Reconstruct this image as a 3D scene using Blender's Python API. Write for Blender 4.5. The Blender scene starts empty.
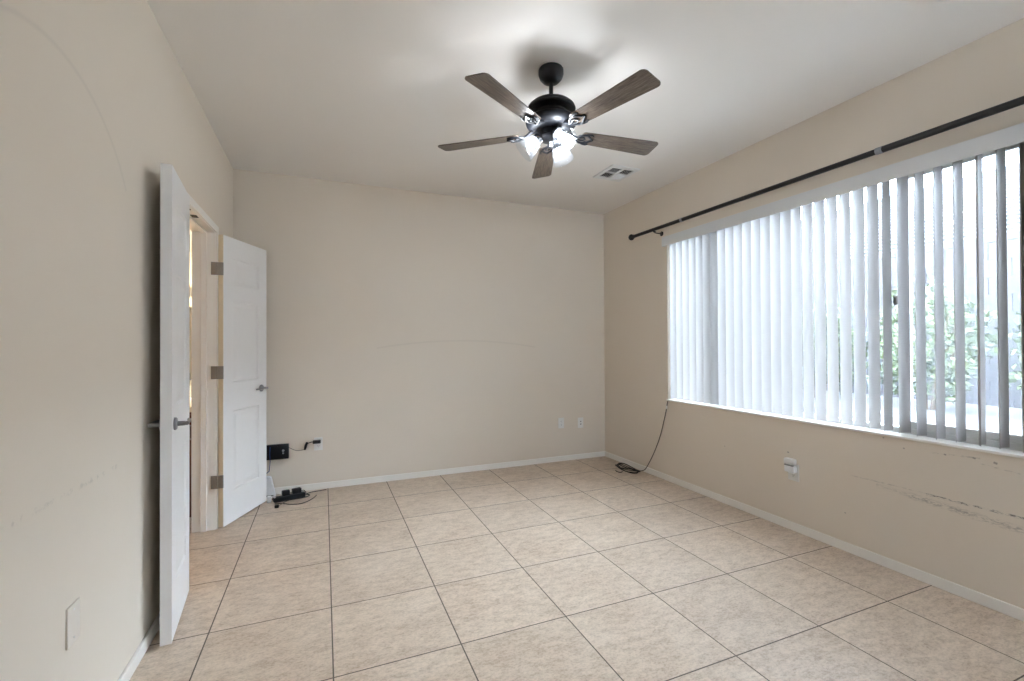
import bpy, bmesh, math, random
from mathutils import Vector, Matrix

S = bpy.context.scene
C = S.collection
random.seed(7)
PI = math.pi

# ------------------------------------------------------------------ camera
CAM_H = 1.29
YAW, PITCH, ROLL = 0.3916, 0.0079, -0.0048
F_PX = 455.83
cam_data = bpy.data.cameras.new('camera')
cam = bpy.data.objects.new('camera', cam_data)
C.objects.link(cam)
cam_data.sensor_width = 36.0
cam_data.lens = F_PX / 1024.0 * 36.0
cam_data.clip_start = 0.05
cam_data.clip_end = 200
_r = Vector((math.cos(YAW), -math.sin(YAW), 0))
_f = Vector((math.sin(YAW) * math.cos(PITCH), math.cos(YAW) * math.cos(PITCH), math.sin(PITCH)))
_u = _r.cross(_f)
_r2 = _r * math.cos(ROLL) + _u * math.sin(ROLL)
_u2 = -_r * math.sin(ROLL) + _u * math.cos(ROLL)
_m = Matrix((_r2, _u2, -_f)).transposed().to_4x4()
_m.translation = (0, 0, CAM_H)
cam.matrix_world = _m
S.camera = cam

# ------------------------------------------------------------------ view, world, lamps
S.view_settings.view_transform = 'Standard'
S.view_settings.look = 'None'
S.view_settings.gamma = 1
S.view_settings.use_curve_mapping = False
S.view_settings.exposure = 0.48
SKY = 25.0          # bright overcast sky
BULB = 190.0        # emission of each of the three fan bulbs
BATH = 60.0        # warm vanity light, watts per bulb
world = bpy.data.worlds.new('overcast_sky')
S.world = world
world.use_nodes = True
wn = world.node_tree
wn.nodes['Background'].inputs[0].default_value = (0.69, 0.845, 1.02, 1)
wn.nodes['Background'].inputs[1].default_value = SKY

# ------------------------------------------------------------------ room measures (metres)
XL, XR, YB, H = -0.706, 2.987, 4.446, 2.784
YF = -1.7                                  # wall behind the photographer
OP0, OP1, OPZ = 2.86, 3.755, 2.083         # double-door opening in the left wall
LT = 0.135                                 # left wall thickness
WY0, WY1, WZ0, WZ1 = 1.015, 3.402, 0.762, 2.300   # window opening
RT = 0.17                                  # right wall thickness
TILE, TOX, TOY = 0.5122, -0.4793, 1.397

# ------------------------------------------------------------------ materials
def new_mat(name):
    m = bpy.data.materials.new(name)
    m.use_nodes = True
    nt = m.node_tree
    return m, nt, nt.nodes['Principled BSDF']

def N(nt, t, **kw):
    n = nt.nodes.new(t)
    for k, v in kw.items():
        setattr(n, k, v)
    return n

def math_node(nt, op, a, b=None, c=None):
    n = N(nt, 'ShaderNodeMath', operation=op)
    for i, v in enumerate((a, b, c)):
        if v is None:
            continue
        if isinstance(v, (int, float)):
            n.inputs[i].default_value = v
        else:
            nt.links.new(v, n.inputs[i])
    return n.outputs[0]

def ramp(nt, fac, stops):
    n = N(nt, 'ShaderNodeValToRGB')
    cr = n.color_ramp
    while len(cr.elements) < len(stops):
        cr.elements.new(0.5)
    for e, (p, c) in zip(cr.elements, stops):
        e.position = p
        e.color = (*c, 1)
    nt.links.new(fac, n.inputs[0])
    return n.outputs[0]

def mixc(nt, fac, a, b):
    n = N(nt, 'ShaderNodeMix', data_type='RGBA')
    if isinstance(fac, (int, float)):
        n.inputs[0].default_value = fac
    else:
        nt.links.new(fac, n.inputs[0])
    for k, v in ((6, a), (7, b)):
        if isinstance(v, tuple):
            n.inputs[k].default_value = (*v, 1)
        else:
            nt.links.new(v, n.inputs[k])
    return n.outputs[2]

def world_pos(nt):
    g = N(nt, 'ShaderNodeNewGeometry')
    s = N(nt, 'ShaderNodeSeparateXYZ')
    nt.links.new(g.outputs['Position'], s.inputs[0])
    return g.outputs['Position'], s.outputs[0], s.outputs[1], s.outputs[2]

def noise(nt, scale, detail=3, rough=0.5, vec=None, stretch=None):
    n = N(nt, 'ShaderNodeTexNoise')
    n.inputs['Scale'].default_value = scale
    n.inputs['Detail'].default_value = detail
    n.inputs['Roughness'].default_value = rough
    if vec is not None:
        if stretch:
            mp = N(nt, 'ShaderNodeMapping')
            mp.inputs['Scale'].default_value = stretch
            nt.links.new(vec, mp.inputs[0])
            vec = mp.outputs[0]
        nt.links.new(vec, n.inputs[0])
    return n.outputs['Fac']

def bump(nt, bsdf, height, strength=0.1, dist=0.002):
    b = N(nt, 'ShaderNodeBump')
    b.inputs['Strength'].default_value = strength
    b.inputs['Distance'].default_value = dist
    nt.links.new(height, b.inputs['Height'])
    nt.links.new(b.outputs[0], bsdf.inputs['Normal'])

def plain(name, col, rough=0.5, metal=0.0, var=0.04, nscale=30, coat=0.0, bstr=0.0, spec=None):
    """A paint / plastic / metal with slight procedural unevenness."""
    m, nt, b = new_mat(name)
    pos, x, y, z = world_pos(nt)
    f = noise(nt, nscale, 3, 0.5, pos)
    hi = tuple(min(1, c * (1 + var)) for c in col)
    lo = tuple(c * (1 - var) for c in col)
    nt.links.new(mixc(nt, f, lo, hi), b.inputs['Base Color'])
    b.inputs['Roughness'].default_value = rough
    b.inputs['Metallic'].default_value = metal
    if coat:
        b.inputs['Coat Weight'].default_value = coat
        b.inputs['Coat Roughness'].default_value = 0.15
    if spec is not None:
        b.inputs['Specular IOR Level'].default_value = spec
    if bstr:
        bump(nt, b, f, bstr, 0.001)
    return m

BEIGE = (0.768, 0.682, 0.578)

def seg_mask(nt, u, v, a, b, width, soft):
    """1 near the segment a-b in the (u,v) plane, 0 away from it."""
    dx, dy = b[0] - a[0], b[1] - a[1]
    L = math.hypot(dx, dy)
    dx, dy = dx / L, dy / L
    pu = math_node(nt, 'SUBTRACT', u, a[0])
    pv = math_node(nt, 'SUBTRACT', v, a[1])
    t = math_node(nt, 'ADD', math_node(nt, 'MULTIPLY', pu, dx), math_node(nt, 'MULTIPLY', pv, dy))
    n = math_node(nt, 'ABSOLUTE', math_node(nt, 'SUBTRACT', math_node(nt, 'MULTIPLY', pv, dx), math_node(nt, 'MULTIPLY', pu, dy)))
    m1 = math_node(nt, 'SUBTRACT', 1.0, math_node(nt, 'DIVIDE', math_node(nt, 'SUBTRACT', n, width), soft))
    m1n = N(nt, 'ShaderNodeClamp'); nt.links.new(m1, m1n.inputs[0])
    ends = math_node(nt, 'MULTIPLY', math_node(nt, 'GREATER_THAN', t, 0.0), math_node(nt, 'LESS_THAN', t, L))
    return math_node(nt, 'MULTIPLY', m1n.outputs[0], ends)

def ring_mask(nt, u, v, c, r, width, amin, amax):
    pu = math_node(nt, 'SUBTRACT', u, c[0])
    pv = math_node(nt, 'SUBTRACT', v, c[1])
    d = math_node(nt, 'SQRT', math_node(nt, 'ADD', math_node(nt, 'MULTIPLY', pu, pu), math_node(nt, 'MULTIPLY', pv, pv)))
    n = math_node(nt, 'ABSOLUTE', math_node(nt, 'SUBTRACT', d, r))
    m = math_node(nt, 'SUBTRACT', 1.0, math_node(nt, 'DIVIDE', n, width))
    cl = N(nt, 'ShaderNodeClamp'); nt.links.new(m, cl.inputs[0])
    a = math_node(nt, 'ARCTAN2', pv, pu)
    e = math_node(nt, 'MULTIPLY', math_node(nt, 'GREATER_THAN', a, amin), math_node(nt, 'LESS_THAN', a, amax))
    return math_node(nt, 'MULTIPLY', cl.outputs[0], e)

def wall_mat(name, marks=None, col=BEIGE):
    m, nt, b = new_mat(name)
    pos, x, y, z = world_pos(nt)
    f = noise(nt, 1.6, 2, 0.5, pos)
    base = mixc(nt, f, tuple(c * 0.975 for c in col), tuple(min(1, c * 1.02) for c in col))
    if marks:
        base = marks(nt, pos, x, y, z, base)
    nt.links.new(base, b.inputs['Base Color'])
    b.inputs['Roughness'].default_value = 0.62
    b.inputs['Specular IOR Level'].default_value = 0.3
    h = noise(nt, 130, 2, 0.5, pos)
    bump(nt, b, h, 0.10, 0.002)
    return m

def marks_right(nt, pos, x, y, z, base):
    """Scuffs left by furniture under the window."""
    n1 = noise(nt, 46, 4, 0.7, pos, (1, 1, 4))
    spk = N(nt, 'ShaderNodeClamp')
    nt.links.new(math_node(nt, 'MULTIPLY', math_node(nt, 'SUBTRACT', n1, 0.47), 9.0), spk.inputs[0])
    tot = None
    for a, bb, w, s, k in [((1.80, 0.476), (1.40, 0.478), 0.001, 0.004, 0.35),
                           ((1.42, 0.474), (0.90, 0.472), 0.002, 0.006, 1.0),
                           ((1.66, 0.455), (1.38, 0.438), 0.002, 0.016, 0.22),
                           ((1.50, 0.445), (0.90, 0.405), 0.003, 0.020, 0.48),
                           ((1.40, 0.702), (1.20, 0.716), 0.001, 0.004, 0.45),
                           ((1.20, 0.69), (1.06, 0.675), 0.001, 0.004, 0.35)]:
        mm = math_node(nt, 'MULTIPLY', seg_mask(nt, y, z, a, bb, w, s), k)
        tot = mm if tot is None else math_node(nt, 'MAXIMUM', tot, mm)
    tot = math_node(nt, 'MULTIPLY', tot, spk.outputs[0])
    for cy, cz, r in [(2.207, 0.530, 0.006), (1.834, 0.235, 0.004), (1.338, 0.706, 0.005), (1.223, 0.714, 0.006),
                      (1.145, 0.708, 0.007), (2.75, 0.46, 0.004), (1.62, 0.74, 0.004), (1.52, 0.70, 0.004)]:
        tot = math_node(nt, 'MAXIMUM', tot, math_node(nt, 'MULTIPLY', seg_mask(nt, y, z, (cy + r, cz), (cy - r, cz - r * .6), r * .4, r * .6), 0.6))
    return mixc(nt, tot, base, (0.13, 0.11, 0.10))

def marks_left(nt, pos, x, y, z, base):
    n1 = noise(nt, 30, 4, 0.7, pos)
    spk = N(nt, 'ShaderNodeClamp')
    nt.links.new(math_node(nt, 'MULTIPLY', math_node(nt, 'SUBTRACT', n1, 0.52), 9.0), spk.inputs[0])
    tot = math_node(nt, 'MULTIPLY', seg_mask(nt, y, z, (1.40, 0.858), (2.12, 0.846), 0.004, 0.008), 0.20)
    tot = math_node(nt, 'MULTIPLY', tot, spk.outputs[0])
    tot = math_node(nt, 'MAXIMUM', tot, math_node(nt, 'MULTIPLY', ring_mask(nt, y, z, (1.70, 1.55), 0.60, 0.012, 0.6, 2.4), 0.10))
    return mixc(nt, tot, base, (0.16, 0.14, 0.13))

def marks_back(nt, pos, x, y, z, base):
    tot = math_node(nt, 'MULTIPLY', ring_mask(nt, x, z, (1.28, -3.55), 4.877, 0.012, 1.40, 1.74), 0.11)
    return mixc(nt, tot, base, (0.25, 0.20, 0.16))

M = {}
M['wall'] = wall_mat('beige_wall_paint')
M['wall_right'] = wall_mat('beige_wall_paint_scuffed', marks_right)
M['wall_left'] = wall_mat('beige_wall_paint_smudged', marks_left)
M['wall_back'] = wall_mat('beige_wall_paint_arc', marks_back)

# ceiling: light knock-down texture
m, nt, b = new_mat('ceiling_paint')
pos, x, y, z = world_pos(nt)
f = noise(nt, 2.0, 2, 0.5, pos)
nt.links.new(mixc(nt, f, (0.85, 0.805, 0.75), (0.88, 0.835, 0.78)), b.inputs['Base Color'])
b.inputs['Roughness'].default_value = 0.75
bump(nt, b, noise(nt, 60, 4, 0.6, pos), 0.16, 0.003)
M['ceiling'] = m

# floor: square ceramic tiles with dark grout
m, nt, b = new_mat('floor_tile')
pos, x, y, z = world_pos(nt)
tx = math_node(nt, 'DIVIDE', math_node(nt, 'SUBTRACT', x, TOX), TILE)
ty = math_node(nt, 'DIVIDE', math_node(nt, 'SUBTRACT', y, TOY), TILE)
def edge_dist(t):
    fr = math_node(nt, 'FRACT', t)
    return math_node(nt, 'MULTIPLY', math_node(nt, 'MINIMUM', fr, math_node(nt, 'SUBTRACT', 1.0, fr)), TILE)
ed = math_node(nt, 'MINIMUM', edge_dist(tx), edge_dist(ty))
grout = math_node(nt, 'LESS_THAN', ed, 0.0028)
cb = N(nt, 'ShaderNodeCombineXYZ')
nt.links.new(math_node(nt, 'FLOOR', tx), cb.inputs[0]); nt.links.new(math_node(nt, 'FLOOR', ty), cb.inputs[1])
wnz = N(nt, 'ShaderNodeTexWhiteNoise', noise_dimensions='3D')
nt.links.new(cb.outputs[0], wnz.inputs[0])
vadd = N(nt, 'ShaderNodeVectorMath', operation='MULTIPLY_ADD')
nt.links.new(wnz.outputs['Color'], vadd.inputs[0]); vadd.inputs[1].default_value = (9, 9, 9)
nt.links.new(pos, vadd.inputs[2])
n_big = noise(nt, 3.2, 4, 0.6, vadd.outputs[0], (1, 1.4, 1))
n_med = noise(nt, 16, 5, 0.65, vadd.outputs[0], (1, 2.0, 1))
n_fin = noise(nt, 70, 4, 0.7, vadd.outputs[0], (1, 1.6, 1))
c1 = ramp(nt, n_big, [(0.3, (0.48, 0.345, 0.24)), (0.7, (0.73, 0.60, 0.475))])
c2 = ramp(nt, n_med, [(0.36, (0.34, 0.235, 0.16)), (0.58, (0.74, 0.61, 0.485))])
c12 = mixc(nt, 0.45, c1, c2)
c3 = ramp(nt, n_fin, [(0.36, (0.27, 0.19, 0.135)), (0.55, (0.74, 0.61, 0.485))])
c123 = mixc(nt, 0.30, c12, c3)
hv = N(nt, 'ShaderNodeHueSaturation')
nt.links.new(c123, hv.inputs['Color'])
nt.links.new(math_node(nt, 'ADD', 0.965, math_node(nt, 'MULTIPLY', wnz.outputs['Value'], 0.07)), hv.inputs['Value'])
nt.links.new(mixc(nt, grout, hv.outputs[0], (0.12, 0.093, 0.074)), b.inputs['Base Color'])
rg = math_node(nt, 'ADD', math_node(nt, 'ADD', 0.30, math_node(nt, 'MULTIPLY', n_med, 0.16)), math_node(nt, 'MULTIPLY', grout, 0.4))
nt.links.new(rg, b.inputs['Roughness'])
hgt = math_node(nt, 'ADD', math_node(nt, 'MULTIPLY', math_node(nt, 'SUBTRACT', 1.0, grout), 1.0), math_node(nt, 'MULTIPLY', n_fin, 0.25))
bump(nt, b, hgt, 0.25, 0.0015)
M['floor'] = m

M['trim'] = plain('white_trim_paint', (0.89, 0.85, 0.79), 0.42, var=0.02)
M['door'] = plain('white_door_paint', (0.86, 0.84, 0.82), 0.40, var=0.015, bstr=0.05)
M['door_edge'] = plain('cream_door_edge', (0.78, 0.68, 0.52), 0.5, var=0.03)
M['nickel'] = plain('satin_nickel', (0.33, 0.33, 0.345), 0.30, 0.9, var=0.05)
M['hinge'] = plain('hinge_metal', (0.32, 0.31, 0.295), 0.40, 0.85, var=0.08)
M['bronze'] = plain('black_bronze', (0.008, 0.009, 0.012), 0.46, 0.0, var=0.15, spec=0.4)
M['rod'] = plain('black_rod_enamel', (0.012, 0.011, 0.011), 0.33, 0.2, var=0.1)
M['silver'] = plain('silver_band', (0.30, 0.31, 0.33), 0.35, 0.5, var=0.05)
M['black'] = plain('black_plastic', (0.008, 0.009, 0.011), 0.4, var=0.1, spec=0.25)
M['cable'] = plain('black_cable', (0.02, 0.018, 0.016), 0.5, var=0.1)
M['cable_brown'] = plain('dark_cable', (0.12, 0.10, 0.08), 0.55, var=0.1)
M['cable_blue'] = plain('blue_cable', (0.02, 0.06, 0.22), 0.45, var=0.1)
M['plate'] = plain('white_wall_plate', (0.82, 0.80, 0.76), 0.38, var=0.01)
M['plate_painted'] = plain('painted_wall_plate', (0.78, 0.70, 0.61), 0.5, var=0.01)
M['plate_bright'] = plain('white_plastic', (0.86, 0.86, 0.86), 0.35, var=0.01)
M['slot'] = plain('dark_slot', (0.02, 0.02, 0.02), 0.7, var=0.05)
M['vinyl'] = plain('white_vinyl_frame', (0.78, 0.78, 0.76), 0.4, var=0.015)
M['valance'] = plain('white_valance', (0.72, 0.72, 0.72), 0.45, var=0.02, nscale=8)
M['vent'] = plain('white_vent_enamel', (0.78, 0.77, 0.75), 0.45, var=0.015)
M['vent_dark'] = plain('vent_interior', (0.035, 0.035, 0.03), 0.8, var=0.1)
M['cabinet'] = plain('dark_brown_cabinet', (0.12, 0.035, 0.015), 0.35, var=0.25, nscale=12)
M['counter'] = plain('cream_counter', (0.80, 0.72, 0.60), 0.25, var=0.05)
M['bath_wall'] = plain('cream_bathroom_paint', (0.72, 0.63, 0.48), 0.6, var=0.03)

# wood-look fan blades
m, nt, b = new_mat('weathered_wood_blade')
tc = N(nt, 'ShaderNodeTexCoord')
n1 = noise(nt, 3.2, 5, 0.7, tc.outputs['Generated'], (1.0, 4.5, 1))
n2 = noise(nt, 9, 4, 0.6, tc.outputs['Generated'], (1.0, 3.5, 1))
cA = ramp(nt, n1, [(0.36, (0.040, 0.026, 0.018)), (0.52, (0.125, 0.090, 0.066)), (0.66, (0.25, 0.20, 0.155))])
cB = ramp(nt, n2, [(0.40, (0.040, 0.028, 0.020)), (0.60, (0.23, 0.185, 0.145))])
nt.links.new(mixc(nt, 0.4, cA, cB), b.inputs['Base Color'])
b.inputs['Roughness'].default_value = 0.42
M['blade'] = m

# blind vanes: white vinyl that lets some daylight through
m, nt, b = new_mat('vinyl_vane')
pos, x, y, z = world_pos(nt)
out = nt.nodes['Material Output']
b.inputs['Base Color'].default_value = (0.47, 0.445, 0.43, 1)
b.inputs['Roughness'].default_value = 0.45
tr = N(nt, 'ShaderNodeBsdfTranslucent'); tr.inputs[0].default_value = (0.50, 0.49, 0.48, 1)
mx = N(nt, 'ShaderNodeMixShader')
f = noise(nt, 5, 2, 0.5, pos)
nt.links.new(math_node(nt, 'ADD', 0.05, math_node(nt, 'MULTIPLY', f, 0.02)), mx.inputs[0])
nt.links.new(b.outputs[0], mx.inputs[1]); nt.links.new(tr.outputs[0], mx.inputs[2])
nt.links.new(mx.outputs[0], out.inputs[0])
M['vane'] = m

def glass_mat(name, haze, haze_col=(0.85, 0.88, 0.95), tint=(1, 1, 1)):
    """Thin pane: mostly see-through, a little reflection, a little dusty haze."""
    m, nt, b = new_mat(name)
    out = nt.nodes['Material Output']
    nt.nodes.remove(b)
    t = N(nt, 'ShaderNodeBsdfTransparent'); t.inputs[0].default_value = (*tint, 1)
    g = N(nt, 'ShaderNodeBsdfGlossy'); g.inputs['Roughness'].default_value = 0.03
    fr = N(nt, 'ShaderNodeFresnel'); fr.inputs[0].default_value = 1.45
    tl = N(nt, 'ShaderNodeBsdfTranslucent'); tl.inputs[0].default_value = (*haze_col, 1)
    pos, x, y, z = world_pos(nt)
    f = noise(nt, 9, 3, 0.5, pos)
    m1 = N(nt, 'ShaderNodeMixShader')
    nt.links.new(math_node(nt, 'MULTIPLY', math_node(nt, 'ADD', 0.85, math_node(nt, 'MULTIPLY', f, 0.3)), haze), m1.inputs[0])
    nt.links.new(t.outputs[0], m1.inputs[1]); nt.links.new(tl.outputs[0], m1.inputs[2])
    m2 = N(nt, 'ShaderNodeMixShader')
    nt.links.new(math_node(nt, 'MULTIPLY', fr.outputs[0], 0.6), m2.inputs[0])
    nt.links.new(m1.outputs[0], m2.inputs[1]); nt.links.new(g.outputs[0], m2.inputs[2])
    nt.links.new(m2.outputs[0], out.inputs[0])
    return m
M['glass'] = glass_mat('window_glass', 0.012)
M['screen'] = glass_mat('insect_screen', 0.016)

# clear ribbed lamp glass
m, nt, b = new_mat('clear_ribbed_glass')
out = nt.nodes['Material Output']
nt.nodes.remove(b)
t = N(nt, 'ShaderNodeBsdfTransparent'); t.inputs[0].default_value = (0.96, 0.98, 1, 1)
g = N(nt, 'ShaderNodeBsdfGlossy'); g.inputs['Roughness'].default_value = 0.08
tl = N(nt, 'ShaderNodeBsdfTranslucent'); tl.inputs[0].default_value = (0.9, 0.94, 1, 1)
lw = N(nt, 'ShaderNodeLayerWeight'); lw.inputs[0].default_value = 0.35
a1 = N(nt, 'ShaderNodeMixShader'); a1.inputs[0].default_value = 0.012
nt.links.new(t.outputs[0], a1.inputs[1]); nt.links.new(tl.outputs[0], a1.inputs[2])
a2 = N(nt, 'ShaderNodeMixShader')
nt.links.new(math_node(nt, 'MULTIPLY', lw.outputs['Facing'], 0.14), a2.inputs[0])
nt.links.new(a1.outputs[0], a2.inputs[1]); nt.links.new(g.outputs[0], a2.inputs[2])
nt.links.new(a2.outputs[0], out.inputs[0])
M['lamp_glass'] = m

def emit(name, col, strength):
    m, nt, b = new_mat(name)
    b.inputs['Base Color'].default_value = (0.8, 0.8, 0.8, 1)
    b.inputs['Emission Color'].default_value = (*col, 1)
    b.inputs['Emission Strength'].default_value = strength
    return m
M['bulb'] = emit('lit_led_bulb', (0.93, 0.96, 1.0), BULB)
M['bath_bulb'] = emit('lit_warm_bulb', (1.0, 0.72, 0.42), BATH)

# outdoors
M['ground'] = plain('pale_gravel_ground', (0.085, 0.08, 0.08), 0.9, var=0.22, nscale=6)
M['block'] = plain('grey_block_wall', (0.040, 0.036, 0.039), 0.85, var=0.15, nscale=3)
m, nt, b = new_mat('shrub_leaf')
pos, x, y, z = world_pos(nt)
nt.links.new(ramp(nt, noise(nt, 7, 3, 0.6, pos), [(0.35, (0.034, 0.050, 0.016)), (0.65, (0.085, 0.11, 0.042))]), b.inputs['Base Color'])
b.inputs['Roughness'].default_value = 0.6
M['leaf'] = m
M['bark'] = plain('shrub_bark', (0.12, 0.08, 0.05), 0.8, var=0.2)
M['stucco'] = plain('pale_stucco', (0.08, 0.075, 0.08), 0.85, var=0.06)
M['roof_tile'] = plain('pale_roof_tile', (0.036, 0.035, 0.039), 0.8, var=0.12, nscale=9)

# ------------------------------------------------------------------ mesh builder (world coordinates)
class MB:
    def __init__(self):
        self.bm = bmesh.new()

    def box(self, x0, x1, y0, y1, z0, z1, mat4=None, bev=0.0):
        vs = [self.bm.verts.new((x, y, z)) for x in (x0, x1) for y in (y0, y1) for z in (z0, z1)]
        fs = []
        for q in ((0, 1, 3, 2), (4, 6, 7, 5), (0, 4, 5, 1), (2, 3, 7, 6), (0, 2, 6, 4), (1, 5, 7, 3)):
            fs.append(self.bm.faces.new([vs[i] for i in q]))
        if bev > 0:
            es = list({e for f in fs for e in f.edges})
            r = bmesh.ops.bevel(self.bm, geom=es, offset=bev, segments=2, affect='EDGES', profile=0.5)
            vs = list({v for v in r['verts']} | {v for v in vs if v.is_valid})
        if mat4 is not None:
            bmesh.ops.transform(self.bm, matrix=mat4, verts=[v for v in vs if v.is_valid])
        return self

    def lathe(self, prof, seg=32, mat4=None, cap0=False, cap1=False, ribs=0, ribamp=0.0):
        rings = []
        for r, z in prof:
            ring = []
            for i in range(seg):
                a = 2 * PI * i / seg
                rr = r * (1 + (ribamp * math.cos(ribs * a) if ribs else 0))
                ring.append(self.bm.verts.new((rr * math.cos(a), rr * math.sin(a), z)))
            rings.append(ring)
        for a, b in zip(rings, rings[1:]):
            for i in range(seg):
                self.bm.faces.new((a[i], a[(i + 1) % seg], b[(i + 1) % seg], b[i]))
        if cap0: self.bm.faces.new(rings[0][::-1])
        if cap1: self.bm.faces.new(rings[-1])
        if mat4 is not None:
            bmesh.ops.transform(self.bm, matrix=mat4, verts=[v for r in rings for v in r])
        return self

    def tube(self, pts, r, seg=10, closed=False):
        pts = [Vector(p) for p in pts]
        n = len(pts)
        rings = []
        up = Vector((0, 0, 1))
        prev = None
        for i, p in enumerate(pts):
            if closed:
                t = pts[(i + 1) % n] - pts[i - 1]
            else:
                t = pts[min(i + 1, n - 1)] - pts[max(i - 1, 0)]
            t.normalize()
            if prev is None:
                a = t.cross(up)
                if a.length < 1e-3: a = t.cross(Vector((1, 0, 0)))
            else:
                a = prev - t * prev.dot(t)
            a.normalize(); prev = a
            bb = t.cross(a)
            rr = r[i] if isinstance(r, (list, tuple)) else r
            rings.append([self.bm.verts.new(p + (a * math.cos(2 * PI * k / seg) + bb * math.sin(2 * PI * k / seg)) * rr) for k in range(seg)])
        rng = range(n) if closed else range(n - 1)
        for i in rng:
            A, B = rings[i], rings[(i + 1) % n]
            for k in range(seg):
                self.bm.faces.new((A[k], B[k], B[(k + 1) % seg], A[(k + 1) % seg]))
        if not closed:
            self.bm.faces.new(rings[0]); self.bm.faces.new(rings[-1][::-1])
        return self

    def prism(self, outline, z0, z1, mat4=None):
        lo = [self.bm.verts.new((x, y, z0)) for x, y in outline]
        hi = [self.bm.verts.new((x, y, z1)) for x, y in outline]
        self.bm.faces.new(lo[::-1]); self.bm.faces.new(hi)
        n = len(outline)
        for i in range(n):
            self.bm.faces.new((lo[i], lo[(i + 1) % n], hi[(i + 1) % n], hi[i]))
        if mat4 is not None:
            bmesh.ops.transform(self.bm, matrix=mat4, verts=lo + hi)
        return self

    def ball(self, c, r, seg=20, scale=(1, 1, 1)):
        mt = Matrix.Translation(c) @ Matrix.Diagonal((*[r * s for s in scale], 1))
        bmesh.ops.create_uvsphere(self.bm, u_segments=seg, v_segments=seg // 2, radius=1, matrix=mt)
        return self

    def build(self, name, mat, parent=None, smooth=True, angle=35, bevel=0.0, origin=None):
        bm = self.bm
        bmesh.ops.recalc_face_normals(bm, faces=bm.faces)
        xs = [v.co for v in bm.verts]
        if origin is None:
            lo = Vector([min(v[i] for v in xs) for i in range(3)])
            hi = Vector([max(v[i] for v in xs) for i in range(3)])
            origin = (lo + hi) / 2
        origin = Vector(origin)
        for v in bm.verts: v.co -= origin
        me = bpy.data.meshes.new(name)
        bm.to_mesh(me); bm.free()
        me.materials.append(mat)
        o = bpy.data.objects.new(name, me)
        C.objects.link(o)
        W[o.name] = origin
        if parent is not None:
            o.parent = parent
            o.location = origin - W[parent.name]
        else:
            o.location = origin
        if smooth:
            for p in me.polygons: p.use_smooth = True
            me.set_sharp_from_angle(angle=math.radians(angle))
        if bevel:
            md = o.modifiers.new('bevel', 'BEVEL')
            md.width = bevel; md.segments = 2; md.limit_method = 'ANGLE'; md.angle_limit = math.radians(40)
        return o

W = {}

def thing(name, loc, label, cat, group=None, kind=None):
    o = bpy.data.objects.new(name, None)
    o.empty_display_size = 0.1
    o.location = loc
    C.objects.link(o)
    W[o.name] = Vector(loc)
    return tag(o, label, cat, group, kind)

def tag(o, label=None, cat=None, group=None, kind=None):
    if label: o['label'] = label
    if cat: o['category'] = cat
    if group: o['group'] = group
    if kind: o['kind'] = kind
    return o

def structure(o, label=None, cat=None):
    return tag(o, label, cat, kind='structure')

def frame_mat(origin, xaxis, zaxis):
    """Matrix whose local x and z run along the given world directions."""
    x = Vector(xaxis).normalized(); z = Vector(zaxis).normalized()
    y = z.cross(x).normalized(); x = y.cross(z).normalized()
    m = Matrix((x, y, z)).transposed().to_4x4()
    m.translation = origin
    return m

# ================================================================== the room shell
b_ = MB().box(XL - 2.4, XR + RT, YF - 0.1, YB + 1.3, -0.12, 0)
structure(b_.build('floor', M['floor'], smooth=False), 'beige square ceramic tile floor with dark grout lines', 'floor')
b_ = MB().box(XL - 2.4, XR + RT, YF - 0.1, YB + 1.3, H, H + 0.12)
structure(b_.build('ceiling', M['ceiling'], smooth=False), 'flat white textured ceiling above the fan', 'ceiling')
b_ = MB().box(XL - LT, XR + RT, YB, YB + 0.12, 0, H)
structure(b_.build('wall_back', M['wall_back'], smooth=False), 'beige far wall with a faint curved rub mark', 'wall')
b_ = MB()
b_.box(XL - LT, XL, YF, OP0, 0, H)
b_.box(XL - LT, XL, OP1, YB, 0, H)
b_.box(XL - LT, XL, OP0, OP1, OPZ, H)
structure(b_.build('wall_left', M['wall_left'], smooth=False), 'pale beige left wall with the double door opening', 'wall')
b_ = MB()
b_.box(XR, XR + RT, YF, WY0, 0, H)
b_.box(XR, XR + RT, WY1, YB, 0, H)
b_.box(XR, XR + RT, WY0, WY1, 0, WZ0)
b_.box(XR, XR + RT, WY0, WY1, WZ1, H)
structure(b_.build('wall_right', M['wall_right'], smooth=False), 'beige right wall scuffed with grey marks below the window', 'wall')
# wall behind the photographer, with an added window opening that lets in fill daylight
A0, A1, AZ0, AZ1 = 1.9, 2.75, 1.1, 2.0
b_ = MB()
b_.box(XL - LT, A0, YF - 0.12, YF, 0, H)
b_.box(A1, XR + RT, YF - 0.12, YF, 0, H)
b_.box(A0, A1, YF - 0.12, YF, 0, AZ0)
b_.box(A0, A1, YF - 0.12, YF, AZ1, H)
structure(b_.build('wall_front', M['wall'], smooth=False), 'beige wall behind the camera with an added window for fill daylight', 'wall')

BBH, BBT = 0.057, 0.013
def baseboard(name, x0, x1, y0, y1, label):
    b = MB().box(x0, x1, y0, y1, 0, BBH)
    structure(b.build(name, M['trim'], smooth=False, bevel=0.004), label, 'baseboard')
baseboard('baseboard_back', XL, XR, YB - BBT, YB, 'low white baseboard along the far wall')
baseboard('baseboard_right', XR - BBT, XR, YF, YB - BBT, 'low white baseboard along the right wall under the window')
baseboard('baseboard_left', XL, XL + BBT, YF, OP0 - 0.056, 'low white baseboard along the left wall behind the near door')
baseboard('baseboard_left', XL, XL + BBT, OP1 + 0.056, YB - BBT, 'short white baseboard between far door and far wall corner')

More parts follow.
